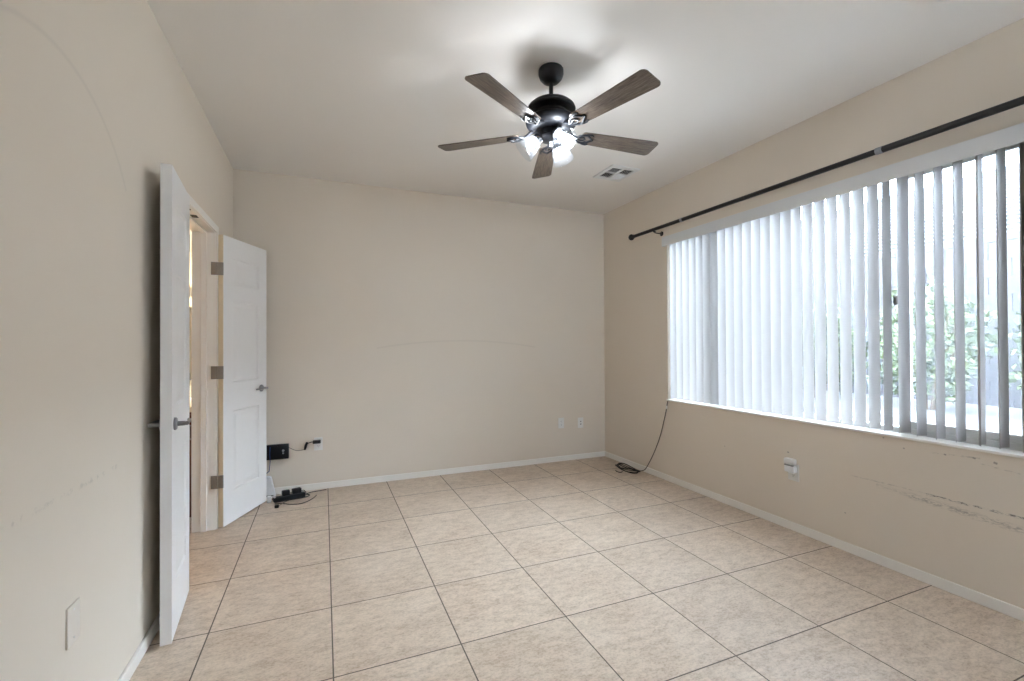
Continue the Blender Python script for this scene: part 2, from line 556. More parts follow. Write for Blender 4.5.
# door opening: jambs, head, stops, casing
JT = 0.018
b_ = MB()
b_.box(XL - LT - 0.004, XL + 0.002, OP1 - 0.001, OP1 + JT, 0, OPZ + JT)
b_.box(XL - LT - 0.004, XL + 0.002, OP0 - JT, OP0 + 0.001, 0, OPZ + JT)
b_.box(XL - LT - 0.004, XL + 0.002, OP0, OP1, OPZ - 0.001, OPZ + JT)
trim1 = structure(b_.build('trim_1', M['trim'], smooth=False, bevel=0.001), 'cream painted jamb lining the double door opening', 'door jamb')
b_ = MB()
b_.box(XL - 0.085, XL - 0.048, OP1 - 0.012, OP1 + 0.001, 0, OPZ - 0.012)
b_.box(XL - 0.085, XL - 0.048, OP0 - 0.001, OP0 + 0.012, 0, OPZ - 0.012)
b_.box(XL - 0.085, XL - 0.048, OP0, OP1, OPZ - 0.012, OPZ)
b_.build('door_stop', M['trim'], trim1, smooth=False, bevel=0.002)
for yy in (3.135, 3.31):      # strikes for the two ball catches in the head jamb
    MB().box(XL - 0.040, XL - 0.008, yy - 0.028, yy + 0.028, OPZ - 0.004, OPZ).build('strike_plate', M['slot'], trim1, smooth=False)
b_ = MB()
CW = 0.048
b_.box(XL, XL + 0.014, OP1 + 0.004, OP1 + CW + 0.004, 0, OPZ + CW + 0.004)
b_.box(XL, XL + 0.014, OP0 - CW - 0.004, OP0 - 0.004, 0, OPZ + CW + 0.004)
b_.box(XL, XL + 0.014, OP0 - 0.004, OP1 + 0.004, OPZ + 0.004, OPZ + CW + 0.004)
structure(b_.build('trim_2', M['trim'], smooth=False, bevel=0.004), 'white casing around the double door opening', 'door casing')

# ------------------------------------------------------------------ doors
def make_door(name, hinge, free, side, label, thick=0.035, zb=0.012, zt=2.073, handle_faces=(1, -1), hz=(1.83, 1.10, 0.345), backset=0.060, latch=False):
    """Door slab from hinge to free point (xy); `side` = +1 puts the thickness to the left of hinge->free."""
    h2, f2 = Vector((*hinge, 0)), Vector((*free, 0))
    d = (f2 - h2); w = d.length; d.normalize()
    n = Vector((-d.y, d.x, 0)) * side          # from the visible face into the slab
    mt = Matrix((d, n, Vector((0, 0, 1)))).transposed().to_4x4()
    mt.translation = h2
    root = thing(name, h2, label, 'door', None, 'structure')
    panels = [(1.735, 1.925), (1.02, 1.615), (0.235, 0.815)]
    x0, x1 = 0.105, w - 0.105
    b = MB()
    dp = 0.007; rw = 0.022
    for face, sgn in ((0.0, 1), (thick, -1)):
        xs = [0, x0, x1, w]
        zs = [zb] + [v for p in sorted(panels) for v in p] + [zt]
        def P(x, dd, z): return b.bm.verts.new(mt @ Vector((x, face + sgn * dd, z)))
        for i in range(3):
            for j in range(len(zs) - 1):
                if i == 1 and j % 2 == 1:
                    # recessed moulding and raised field
                    rects = [(xs[1], xs[2], zs[j], zs[j + 1], 0.0)]
                    rects.append((xs[1] + 0.008, xs[2] - 0.008, zs[j] + 0.008, zs[j + 1] - 0.008, dp))
                    rects.append((xs[1] + 0.02, xs[2] - 0.02, zs[j] + 0.02, zs[j + 1] - 0.02, dp))
                    rects.append((xs[1] + 0.045, xs[2] - 0.045, zs[j] + 0.045, zs[j + 1] - 0.045, 0.0015))
                    rings = [[P(a, dd, c), P(bb, dd, c), P(bb, dd, e), P(a, dd, e)] for a, bb, c, e, dd in rects]
                    for A, B in zip(rings, rings[1:]):
                        for k in range(4):
                            b.bm.faces.new((A[k], A[(k + 1) % 4], B[(k + 1) % 4], B[k]))
                    b.bm.faces.new(rings[-1])
                else:
                    b.bm.faces.new([P(xs[i], 0, zs[j]), P(xs[i + 1], 0, zs[j]), P(xs[i + 1], 0, zs[j + 1]), P(xs[i], 0, zs[j + 1])])
    def Q(x, y, z): return b.bm.verts.new(mt @ Vector((x, y, z)))
    for x in (w,):
        b.bm.faces.new([Q(x, 0, zb), Q(x, thick, zb), Q(x, thick, zt), Q(x, 0, zt)])
    for z in (zb, zt):
        b.bm.faces.new([Q(0, 0, z), Q(w, 0, z), Q(w, thick, z), Q(0, thick, z)])
    bmesh.ops.remove_doubles(b.bm, verts=b.bm.verts, dist=1e-5)
    b.build('door_panel', M['door'], root, smooth=False)
    e = MB().box(-0.001, 0.0, 0.0, thick, zb, zt, mt)
    tag(e.build('hinge_edge', M['door_edge'], root, smooth=False), 'cream coloured hinge edge')
    # lever handles
    for s in handle_faces:
        yb = 0.0 if s == 1 else thick
        o = -1 if s == 1 else 1
        c = mt @ Vector((w - backset, yb, 0.945))
        out = (mt.to_3x3() @ Vector((0, o, 0)))
        hd = MB()
        hm = frame_mat(c, d, out)
        hd.lathe([(0.0, 0.0), (0.028, 0.0), (0.028, 0.006), (0.024, 0.010), (0.011, 0.012), (0.010, 0.040), (0.0, 0.040)], 24, hm)
        p0 = c + out * 0.046
        dirn = -d
        pts = [p0 - dirn * 0.010, p0, p0 + dirn * 0.03, p0 + dirn * 0.075, p0 + dirn * 0.108 - out * 0.004, p0 + dirn * 0.122 - out * 0.010]
        hd.tube(pts, [0.0085, 0.0095, 0.0075, 0.0065, 0.0065, 0.006], 10)
        tag(hd.build('door_handle', M['nickel'], root), 'satin nickel lever handle')
    if latch:
        lt = MB().box(w - 0.0005, w + 0.010, thick / 2 - 0.006, thick / 2 + 0.006, 0.933, 0.957, mt, 0.002)
        lt.build('latch_bolt', M['nickel'], root)
    return root, mt, w, thick

far_door, fm, fw, ft = make_door('door_2', (-0.655, 3.748), (-0.437, 4.247), 1,
    'far white panel door swung open towards the far wall corner', handle_faces=(1,), backset=0.078, latch=True)
near_door, nm, nw, nt_ = make_door('door_1', (-0.652, 2.86), (-0.605, 2.376), -1,
    'near white panel door folded back against the left wall', thick=0.041)

def hinge_on(root, pin, leaf_dir_a, leaf_dir_b, z):
    """Butt hinge: knuckle at pin, one leaf on the jamb, one on the door edge."""
    p = Vector((*pin, 0))
    b = MB()
    for k in range(5):
        zz = z - 0.045 + k * 0.018
        b.lathe([(0, 0), (0.006, 0), (0.006, 0.0172), (0, 0.0172)], 12, Matrix.Translation(p + Vector((0, 0, zz))))
    for dv in (leaf_dir_a, leaf_dir_b):
        m4 = frame_mat(p, (*dv, 0), (0, 0, 1))
        b.box(0.0, 0.038, -0.0018, 0.0018, z - 0.045, z + 0.045, m4, 0.0008)
        for sz in (-0.03, 0.0, 0.03):
            sm = m4 @ Matrix.Translation((0.024 - 0.008 * (sz == 0), 0, z + sz)) @ Matrix.Rotation(PI / 2, 4, 'X')
            b.lathe([(0, -0.003), (0.004, -0.003), (0.004, 0.003), (0, 0.003)], 10, sm)
    tag(b.build('hinge', M['hinge'], root), 'grey metal butt hinge')

for z in (1.83, 1.10, 0.335):
    hinge_on(far_door, (-0.690, 3.740), (-1.0, 0.05), (0.85, -0.02), z)
for z in (1.83, 1.10, 0.345):
    hinge_on(near_door, (-0.690, 2.868), (-1.0, 0.0), (0.95, 0.0), z)

# ------------------------------------------------------------------ room beyond the doors (a bathroom seen through the slot)
BX0, BY1 = XL - 2.2, 4.75
structure(MB().box(BX0, XL - LT, BY1 + 0.002, BY1 + 0.1, 0, H).build('wall_bathroom_far', M['bath_wall'], smooth=False), 'cream far wall of the room beyond the doors', 'wall')
structure(MB().box(BX0 - 0.1, BX0, 1.8, BY1 + 0.1, 0, H).build('wall_bathroom_side', M['bath_wall'], smooth=False), 'cream side wall of the room beyond the doors', 'wall')
structure(MB().box(BX0, XL - LT, 1.7, 1.8, 0, H).build('wall_bathroom_near', M['bath_wall'], smooth=False), 'cream near wall of the room beyond the doors', 'wall')
vx0, vx1, vy0, vy1 = XL - LT - 1.35, XL - LT - 0.01, 4.02, BY1
v = thing('vanity_cabinet', ((vx0 + vx1) / 2, (vy0 + vy1) / 2, 0), 'dark brown bathroom vanity cabinet glimpsed between door and jamb', 'cabinet')
MB().box(vx0, vx1, vy0 + 0.02, vy1, 0.09, 0.80).box(vx0, vx1, vy0 + 0.08, vy1, 0.0, 0.09).build('cabinet_body', M['cabinet'], v, smooth=False, bevel=0.002)
for k in range(3):
    a = vx0 + 0.02 + k * 0.435
    dd = MB()
    dd.box(a, a + 0.42, vy0, vy0 + 0.02, 0.12, 0.78)
    dd.box(a + 0.05, a + 0.37, vy0 - 0.005, vy0, 0.17, 0.73)
    dr = dd.build('cabinet_door', M['cabinet'], v, smooth=False, bevel=0.003)
    MB().tube([(a + 0.39, vy0 - 0.0, 0.60), (a + 0.39, vy0 - 0.025, 0.60), (a + 0.39, vy0 - 0.025, 0.70), (a + 0.39, vy0 - 0.0, 0.70)], 0.005, 8).build('cabinet_handle', M['nickel'], dr)
ct = MB().box(vx0 - 0.01, vx1 + 0.008, vy0 - 0.02, vy1, 0.80, 0.84)
ct.box(vx0 - 0.01, vx1 + 0.008, vy1 - 0.02, vy1, 0.84, 0.94)
tag(ct.build('countertop', M['counter'], smooth=False, bevel=0.006), 'cream vanity countertop with low backsplash on the brown cabinet', 'countertop')
m, nt, b = new_mat('mirror_silver')
pos, x, y, z = world_pos(nt)
nt.links.new(mixc(nt, noise(nt, 3, 1, 0.5, pos), (0.83, 0.84, 0.83), (0.86, 0.87, 0.86)), b.inputs['Base Color'])
b.inputs['Metallic'].default_value = 1; b.inputs['Roughness'].default_value = 0.02
M['mirror'] = m
mr = thing('wall_mirror', (vx0 + 0.65, BY1 - 0.02, 1.0), 'frameless bathroom mirror above the vanity countertop', 'mirror')
MB().box(vx0 + 0.02, vx1 - 0.01, BY1 - 0.012, BY1 - 0.001, 1.0, 1.62).build('mirror_glass', M['mirror'], mr, smooth=False)
MB().box(vx0 + 0.02, vx1 - 0.01, BY1 - 0.016, BY1 - 0.001, 0.99, 1.0).box(vx0 + 0.02, vx1 - 0.01, BY1 - 0.016, BY1 - 0.001, 1.62, 1.63).build('mirror_clip', M['nickel'], mr, smooth=False)
vl = thing('vanity_light', (vx0 + 0.85, BY1 - 0.04, 1.75), 'warm glowing bathroom light bar above the mirror', 'wall light')
MB().box(vx0 + 0.30, vx1 - 0.02, BY1 - 0.035, BY1, 1.72, 1.80).build('light_bar', M['nickel'], vl, smooth=False, bevel=0.006)
for k in range(4):
    cx = vx1 - 0.12 - k * 0.27
    hs = MB().lathe([(0.022, 0.0), (0.026, 0.02), (0.022, 0.03)], 16, frame_mat((cx, BY1 - 0.034, 1.76), (1, 0, 0), (0, -1, 0)), True, True).build('bulb_socket', M['nickel'], vl)
    MB().ball((cx, BY1 - 0.105, 1.76), 0.045).build('bulb', M['bath_bulb'], hs)
sb = thing('soap_dispenser', (-1.02, 4.30, 0.841), 'small cream soap dispenser with dark top on the vanity countertop', 'soap dispenser')
MB().lathe([(0.03, 0.8405), (0.033, 0.85), (0.033, 0.95), (0.02, 0.975), (0.014, 0.98)], 20, Matrix.Translation((-1.02, 4.30, 0)), True, True).build('bottle', M['counter'], sb)
MB().lathe([(0.017, 0.98), (0.017, 1.0), (0.008, 1.005), (0.007, 1.02)], 16, Matrix.Translation((-1.02, 4.30, 0)), True, True).tube([(-1.02, 4.30, 1.018), (-1.02, 4.27, 1.018), (-1.02, 4.25, 1.010)], 0.006, 8).build('pump', M['black'], sb)

# ================================================================== window
win = thing('window_1', (XR + 0.12, (WY0 + WY1) / 2, WZ0), 'wide white vinyl sliding window behind the vertical blinds', 'window', None, 'structure')
FX0, FX1 = XR + 0.095, XR + 0.155
fr = MB()
fr.box(FX0, FX1, WY0, WY1, WZ0, WZ0 + 0.036)
fr.box(FX0, FX1, WY0, WY1, WZ1 - 0.036, WZ1)
fr.box(FX0, FX1, WY0, WY0 + 0.036, WZ0 + 0.036, WZ1 - 0.036)
fr.box(FX0, FX1, WY1 - 0.036, WY1, WZ0 + 0.036, WZ1 - 0.036)
fr.build('window_frame', M['vinyl'], win, smooth=False, bevel=0.003)
MUL1, MUL2 = 2.84, 1.580
b_ = MB().box(FX0 + 0.006, FX1, MUL1 - 0.03, MUL1 + 0.03, WZ0 + 0.036, WZ1 - 0.036)
b_.build('mullion', M['vinyl'], win, smooth=False, bevel=0.003)
b_ = MB().box(FX0 + 0.03, FX1, MUL2 - 0.030, MUL2 + 0.008, WZ0 + 0.036, WZ1 - 0.036)
b_.build('mullion', M['vinyl'], win, smooth=False, bevel=0.003)
# sliding sash, the near lite
sy0, sy1 = WY0 + 0.036, MUL2 + 0.012
sx0, sx1 = FX0 + 0.002, FX0 + 0.028
sh = MB()
sh.box(sx0, sx1, sy0, sy1, WZ0 + 0.036, WZ0 + 0.078)
sh.box(sx0, sx1, sy0, sy1, WZ1 - 0.075, WZ1 - 0.036)
sh.box(sx0, sx1, sy0, sy0 + 0.035, WZ0 + 0.078, WZ1 - 0.075)
sh.box(sx0, sx1, sy1 - 0.045, sy1, WZ0 + 0.078, WZ1 - 0.075)
sash = sh.build('sash', M['vinyl'], win, smooth=False, bevel=0.003)
MB().box(sx0 + 0.010, sx0 + 0.014, sy0 + 0.03, sy1 - 0.04, WZ0 + 0.07, WZ1 - 0.07).build('pane', M['glass'], sash, smooth=False)
lk = MB().box(FX0 - 0.008, FX0 + 0.03, sy1, sy1 + 0.018, 1.505, 1.565, None, 0.003)
lk.box(FX0 - 0.016, FX0 - 0.006, sy1 - 0.002, sy1 + 0.012, 1.515, 1.555, None, 0.003)
tag(lk.build('latch', M['hinge'], sash, smooth=False), 'small grey sash latch')
# fixed lites
MB().box(FX0 + 0.040, FX0 + 0.044, MUL2 + 0.006, MUL1 - 0.028, WZ0 + 0.034, WZ1 - 0.034).build('pane', M['glass'], win, smooth=False)
MB().box(FX0 + 0.040, FX0 + 0.044, MUL1 + 0.028, WY1 - 0.034, WZ0 + 0.034, WZ1 - 0.034).build('pane', M['glass'], win, smooth=False)
MB().box(FX1 - 0.012, FX1 - 0.010, WY0 + 0.034, MUL2 - 0.02, WZ0 + 0.034, WZ1 - 0.034).build('insect_screen', M['screen'], win, smooth=False)
b_ = MB().box(XR - 0.016, FX0 + 0.005, WY0 - 0.012, WY1 + 0.010, WZ0 - 0.010, WZ0 + 0.004)
b_.build('window_sill', M['trim'], win, smooth=False, bevel=0.003)

# added window behind the photographer, unseen, brightens the room with sky light
w2 = thing('fill_window', ((A0 + A1) / 2, YF - 0.06, AZ0), 'added unseen window behind the camera for fill daylight', 'window', None, 'structure')
b_ = MB()
b_.box(A0, A1, YF - 0.09, YF - 0.03, AZ0, AZ0 + 0.05).box(A0, A1, YF - 0.09, YF - 0.03, AZ1 - 0.05, AZ1)
b_.box(A0, A0 + 0.05, YF - 0.09, YF - 0.03, AZ0 + 0.05, AZ1 - 0.05).box(A1 - 0.05, A1, YF - 0.09, YF - 0.03, AZ0 + 0.05, AZ1 - 0.05)
b_.box((A0 + A1) / 2 - 0.03, (A0 + A1) / 2 + 0.03, YF - 0.09, YF - 0.03, AZ0 + 0.05, AZ1 - 0.05)
b_.build('window_frame', M['vinyl'], w2, smooth=False)
MB().box(A0 + 0.04, A1 - 0.04, YF - 0.062, YF - 0.058, AZ0 + 0.04, AZ1 - 0.04).build('pane', M['glass'], w2, smooth=False)

# ------------------------------------------------------------------ vertical blinds
vb = thing('vertical_blind', (XR, (WY0 + WY1) / 2, WZ0), 'white vertical blinds with open vanes and a white valance across the window', 'vertical blind')
VX = XR - 0.042
b_ = MB()
b_.box(VX - 0.004, VX + 0.004, 0.90, WY1 + 0.020, 2.200, 2.287)
b_.box(VX + 0.004, XR - 0.0005, WY1 + 0.012, WY1 + 0.020, 2.200, 2.287)
b_.box(VX + 0.004, XR - 0.0005, 0.90, 0.908, 2.200, 2.287)
tag(b_.build('valance', M['valance'], vb, smooth=False, bevel=0.0015), 'flat white valance board')
b_ = MB().box(XR + 0.018, XR + 0.058, WY0 + 0.01, WY1 - 0.01, WZ1 - 0.035, WZ1 - 0.0005)
b_.build('headrail', M['vinyl'], vb, smooth=False, bevel=0.002)
PIV = XR + 0.040
vane_y = []
# inner (room-side) edge of every vane, metres along the wall, far to near
yv = 1.692 + 21 * 0.0795
while yv > 1.68:
    vane_y.append((yv, -0.16))
    yv -= 0.0795
vane_y += [(1.612, 0.06), (1.540, -0.14), (1.456, -0.03), (1.371, 0.0), (1.289, 0.0), (1.195, 0.20), (1.126, 0.03), (1.046, 0.0)]
for i, (yy, tw) in enumerate(vane_y):
    ang = 0.0 + tw + random.uniform(-0.02, 0.02)
    wv = 0.089
    b = MB()
    yy += 0.0445 * math.sin(ang)
    zt_, zb_ = WZ1 - 0.045, WZ0 + 0.012 + random.uniform(0, 0.004)
    ring = []
    ns = 8
    def sect(z):
        pts = []
        for k in range(ns + 1):
            u = -0.5 + k / ns
            xx = u * wv
            cr = 0.016 * (1 - (2 * u) ** 2)
            px_ = xx * math.cos(ang) - cr * math.sin(ang)
            py_ = xx * math.sin(ang) + cr * math.cos(ang)
            pts.append((PIV + px_, yy + py_, z))
        return pts
    lo, hi = sect(zb_), sect(zt_)
    th = 0.0009
    rows = []
    for z_pts in (lo, hi):
        fr_ = [b.bm.verts.new(p) for p in z_pts]
        bk_ = [b.bm.verts.new((p[0], p[1] - th, p[2])) for p in z_pts]
        rows.append((fr_, bk_))
    (f0, b0), (f1, b1) = rows
    for k in range(ns):
        b.bm.faces.new((f0[k], f0[k + 1], f1[k + 1], f1[k]))
        b.bm.faces.new((b0[k + 1], b0[k], b1[k], b1[k + 1]))
        b.bm.faces.new((f0[k + 1], f0[k], b0[k], b0[k + 1]))
        b.bm.faces.new((f1[k], f1[k + 1], b1[k + 1], b1[k]))
    for k in (0, ns):
        b.bm.faces.new((f0[k], f1[k], b1[k], b0[k]))
    vo = b.build('vane', M['vane'], vb, angle=60)
    st = MB().box(PIV - 0.006, PIV + 0.006, yy - 0.003, yy + 0.003, zt_ - 0.01, WZ1 - 0.034)
    st.build('hanger_clip', M['plate_bright'], vo, smooth=False)

# ------------------------------------------------------------------ curtain rod
RODX, RODZ = XR - 0.088, 2.372
rod = thing('curtain_rod', (RODX, 2.3, RODZ), 'long black telescoping curtain rod mounted above the blinds', 'curtain rod')
def ycyl(b, x, y0, y1, z, r, seg=20):
    b.lathe([(r, 0), (r, y1 - y0)], seg, frame_mat((x, y0, z), (1, 0, 0), (0, 1, 0)), True, True)
    return b
ycyl(MB(), RODX, 1.56, 3.80, RODZ, 0.0165).build('rod_tube', M['rod'], rod)
ycyl(MB(), RODX, 0.55, 1.575, RODZ, 0.0185).build('rod_tube', M['rod'], rod)
ycyl(MB(), RODX, 3.10, 3.125, RODZ, 0.0185).build('joint_band', M['silver'], rod)
ycyl(MB(), RODX, 1.558, 1.592, RODZ, 0.0195).build('joint_band', M['silver'], rod)
fb = MB().lathe([(0.0, 0.0), (0.019, 0.0), (0.020, 0.008), (0.017, 0.012), (0.017, 0.02), (0.024, 0.026), (0.031, 0.038), (0.031, 0.050), (0.024, 0.063), (0.011, 0.071), (0.0, 0.073)],
    24, frame_mat((RODX, 3.775, RODZ), (1, 0, 0), (0, 1, 0)))
tag(fb.build('finial', M['rod'], rod), 'round black ball finial at the far end')
fb = MB().lathe([(0.0, 0.0), (0.019, 0.0), (0.020, 0.008), (0.017, 0.012), (0.017, 0.02), (0.024, 0.026), (0.031, 0.038), (0.031, 0.050), (0.024, 0.063), (0.011, 0.071), (0.0, 0.073)],
    24, frame_mat((RODX, 0.57, RODZ), (1, 0, 0), (0, -1, 0)))
fb.build('finial', M['rod'], rod)
for yy in (3.47, 0.75):
    bk = MB()
    bk.lathe([(0.0, 0.0), (0.022, 0.0), (0.022, 0.004), (0.008, 0.008)], 20, frame_mat((XR, yy, RODZ - 0.035), (0, 1, 0), (-1, 0, 0)))
    bk.tube([(XR - 0.004, yy, RODZ - 0.035), (XR - 0.05, yy, RODZ - 0.035), (RODX + 0.006, yy, RODZ - 0.032), (RODX - 0.012, yy, RODZ - 0.022), (RODX - 0.020, yy, RODZ - 0.004), (RODX - 0.018, yy, RODZ + 0.008)], 0.005, 10)
    bk.box(RODX - 0.018, RODX + 0.018, yy - 0.006, yy + 0.006, RODZ - 0.024, RODZ - 0.0175, None, 0.002)
    bk.build('bracket', M['rod'], rod)

# ================================================================== ceiling fan
FX, FY = 1.145, 2.199
fan = thing('ceiling_fan', (FX, FY, H), 'black five blade ceiling fan with weathered wood blades and three lights', 'ceiling fan')
T = Matrix.Translation((FX, FY, 0))
MB().lathe([(0.064, H), (0.068, H - 0.006), (0.068, H - 0.030), (0.061, H - 0.050), (0.045, H - 0.068), (0.024, H - 0.077), (0.013, H - 0.078)], 40, T, True, True).build('canopy', M['bronze'], fan)
MB().lathe([(0.0115, 2.60), (0.0115, H - 0.076)], 20, T, True, True).build('downrod', M['bronze'], fan)
mh = MB().lathe([(0.014, 2.632), (0.018, 2.616), (0.045, 2.612), (0.080, 2.604), (0.108, 2.592), (0.126, 2.576), (0.132, 2.562), (0.126, 2.555), (0.105, 2.551),
    (0.086, 2.546), (0.080, 2.535), (0.078, 2.512), (0.085, 2.504), (0.110, 2.500)], 56, T, True, True)
mh.build('motor_housing', M['bronze'], fan)
MB().lathe([(0.110, 2.502), (0.134, 2.503), (0.140, 2.496), (0.137, 2.483), (0.124, 2.466), (0.098, 2.455), (0.070, 2.452), (0.053, 2.451)], 56, T, True, True).build('lower_housing', M['bronze'], fan)

BZ, BR, BW, BPH, BAL = 2.437, 0.656, 0.134, -1.315, -0.179
def blade_xf(t):
    """local x outward, y across (rising with pitch), z normal."""
    rad = Vector((math.cos(t), math.sin(t), 0))
    tan = Vector((-math.sin(t), math.cos(t), 0))
    yv = tan * math.cos(BAL) + Vector((0, 0, 1)) * math.sin(BAL)
    zv = rad.cross(yv)
    m4 = Matrix((rad, yv, zv)).transposed().to_4x4()
    m4.translation = (FX, FY, BZ)
    return m4
def rounded_blade():
    r0, r1, w0, w1 = 0.175, BR, 0.098, BW
    pts = []
    def corner(cx, cy, rr, a0, a1, n=6):
        for k in range(n + 1):
            a = a0 + (a1 - a0) * k / n
            pts.append((cx + rr * math.cos(a), cy + rr * math.sin(a)))
    cr = 0.026
    corner(r1 - cr, w1 / 2 - cr, cr, PI / 2, 0.12)
    corner(r1 - cr, -w1 / 2 + cr, cr, -0.12, -PI / 2)
    cr = 0.020
    corner(r0 + cr, -w0 / 2 + cr, cr, -PI / 2, -PI)
    corner(r0 + cr, w0 / 2 - cr, cr, -PI, -PI * 1.5)
    return pts
blade_labels = None
for k in range(5):
    t = BPH + k * 2 * PI / 5
    m4 = blade_xf(t)
    # build in local coordinates so the grain follows the blade
    b = MB().prism(rounded_blade(), -0.003, 0.003)
    bm = b.bm
    bmesh.ops.recalc_face_normals(bm, faces=bm.faces)
    me = bpy.data.meshes.new('blade'); bm.to_mesh(me); bm.free()
    me.materials.append(M['blade'])
    o = bpy.data.objects.new('blade', me); C.objects.link(o)
    o.parent = fan
    o.matrix_parent_inverse = Matrix.Identity(4)
    lm = Matrix.Translation(-Vector((FX, FY, H))) @ m4
    o.matrix_basis = lm
    md = o.modifiers.new('bevel', 'BEVEL'); md.width = 0.0015; md.segments = 2; md.limit_method = 'ANGLE'
    # blade iron: scrolled bracket under the blade, in the blade's own coordinates
    ib = MB()
    zz = -0.0075
    ib.tube([(0.085, 0.0, 0.030), (0.115, 0.0, 0.016), (0.140, 0.0, 0.0), (0.158, 0.0, zz)], [0.010, 0.009, 0.008, 0.007], 10)
    for s in (1, -1):
        ib.tube([(0.150, 0.0, zz), (0.162, s * 0.020, zz), (0.180, s * 0.033, zz), (0.202, s * 0.034, zz), (0.222, s * 0.022, zz), (0.238, s * 0.008, zz), (0.252, s * 0.002, zz)],
                [0.006, 0.006, 0.0062, 0.0062, 0.006, 0.0055, 0.004], 8)
        ib.tube([(0.184, s * 0.033, zz), (0.206, s * 0.042, zz), (0.226, s * 0.043, zz), (0.240, s * 0.037, zz)], [0.004, 0.005, 0.005, 0.0035], 8)
        ib.tube([(0.165, s * 0.006, zz), (0.180, s * 0.014, zz), (0.196, s * 0.010, zz), (0.204, 0, zz)], [0.004, 0.0045, 0.0045, 0.004], 8)
        ib.lathe([(0.0, 0.0), (0.007, 0.0), (0.007, 0.004), (0.0, 0.0055)], 12, Matrix.Translation((0.214, s * 0.026, -0.003)) @ Matrix.Rotation(PI, 4, 'X'))
    ib.lathe([(0.0, 0.0), (0.007, 0.0), (0.007, 0.004), (0.0, 0.0055)], 12, Matrix.Translation((0.246, 0, -0.003)) @ Matrix.Rotation(PI, 4, 'X'))
    W[o.name] = Vector((0, 0, 0))
    io = ib.build('blade_iron', M['bronze'], None, origin=(0, 0, 0))
    io.parent = o
# switch housing and light kit
MB().lathe([(0.052, 2.452), (0.054, 2.446), (0.054, 2.425), (0.060, 2.420), (0.064, 2.412), (0.060, 2.400), (0.045, 2.392), (0.028, 2.388), (0.012, 2.386)], 40, T, True, True).build('light_kit_hub', M['bronze'], fan)
MB().lathe([(0.012, 2.387), (0.011, 2.380), (0.007, 2.376), (0.011, 2.370), (0.010, 2.362), (0.0, 2.358)], 20, T, True).build('hub_finial', M['silver'], fan)
def ldir(az):     # azimuth measured from the camera's right-hand side
    a = az - YAW
    return Vector((math.cos(a), math.sin(a), 0))
for az in (PI, -PI / 3 - 0.10, PI / 3 - 0.05):
    d = ldir(az)
    ax = (d * math.cos(math.radians(42)) - Vector((0, 0, 1)) * math.sin(math.radians(42))).normalized()
    p0 = Vector((FX, FY, 2.418)) + d * 0.055
    nk = Vector((FX, FY, 2.416)) + d * 0.060
    arm = MB()
    arm.tube([Vector((FX, FY, 2.412)) + d * 0.040, Vector((FX, FY, 2.414)) + d * 0.055, nk + ax * 0.012], 0.009, 10)
    fm4 = frame_mat(nk, Vector((-d.y, d.x, 0)), ax)
    arm.lathe([(0.010, 0.0), (0.027, 0.004), (0.029, 0.010), (0.029, 0.028), (0.024, 0.032), (0.0, 0.032)], 24, fm4, True)
    ar = arm.build('lamp_holder', M['bronze'], fan)
    sh = MB().lathe([(0.0275, 0.020), (0.031, 0.030), (0.040, 0.045), (0.048, 0.066), (0.054, 0.090), (0.060, 0.118), (0.0625, 0.124), (0.0605, 0.1245), (0.0575, 0.118), (0.0515, 0.090), (0.0455, 0.066), (0.0375, 0.045), (0.029, 0.031)],
        72, fm4, ribs=18, ribamp=0.012)
    tag(sh.build('glass_shade', M['lamp_glass'], ar, angle=80), 'clear ribbed glass shade')
    bl = MB().lathe([(0.011, 0.030), (0.012, 0.045), (0.016, 0.052), (0.0205, 0.063), (0.0215, 0.072), (0.019, 0.082), (0.012, 0.089), (0.005, 0.092)], 24, fm4, True, True)
    tag(bl.build('bulb', M['bulb'], ar), 'glowing cool white bulb')

# ------------------------------------------------------------------ ceiling vent
va = thing('air_vent', (2.36, 3.33, H), 'white square ceiling air vent with four louvred quarters beside the fan', 'air vent')
vx, vy, hw, hl = 2.365, 3.325, 0.140, 0.155
b_ = MB()
zt_, zb_ = H, H - 0.010
iw = 0.105
for (x0, x1, y0, y1) in ((vx - hw, vx + hw, vy - hl, vy - iw), (vx - hw, vx + hw, vy + iw, vy + hl), (vx - hw, vx - iw, vy - iw, vy + iw), (vx + iw, vx + hw, vy - iw, vy + iw),
                         (vx - 0.010, vx + 0.010, vy - iw, vy + iw), (vx - iw, vx - 0.010, vy - 0.010, vy + 0.010), (vx + 0.010, vx + iw, vy - 0.010, vy + 0.010)):
    b_.box(x0, x1, y0, y1, zb_, zt_)
b_.build('vent_frame', M['vent'], va, smooth=False, bevel=0.002)
MB().box(vx - iw, vx + iw, vy - iw, vy + iw, H - 0.002, H - 0.0005).build('vent_back', M['vent_dark'], va, smooth=False)
for qx in (-1, 1):
    for qy in (-1, 1):
        lb = MB()
        cx, cy = vx + qx * 0.0575, vy + qy * 0.0575
        along_x = (qx * qy > 0)
        for k in range(5):
            off = -0.038 + k * 0.019
            tilt = math.radians(40) * (-1 if (qx, qy) == (1, 1) else 1)
            if along_x:
                m4 = Matrix.Translation((cx, cy + off, H - 0.007)) @ Matrix.Rotation(tilt, 4, 'X')
                lb.box(-0.0475, 0.0475, -0.0055, 0.0055, -0.0005, 0.0005, m4)
            else:
                m4 = Matrix.Translation((cx + off, cy, H - 0.007)) @ Matrix.Rotation(-tilt, 4, 'Y')
                lb.box(-0.0055, 0.0055, -0.0475, 0.0475, -0.0005, 0.0005, m4)
        lb.build('louvre_set', M['vent'], va, smooth=False)

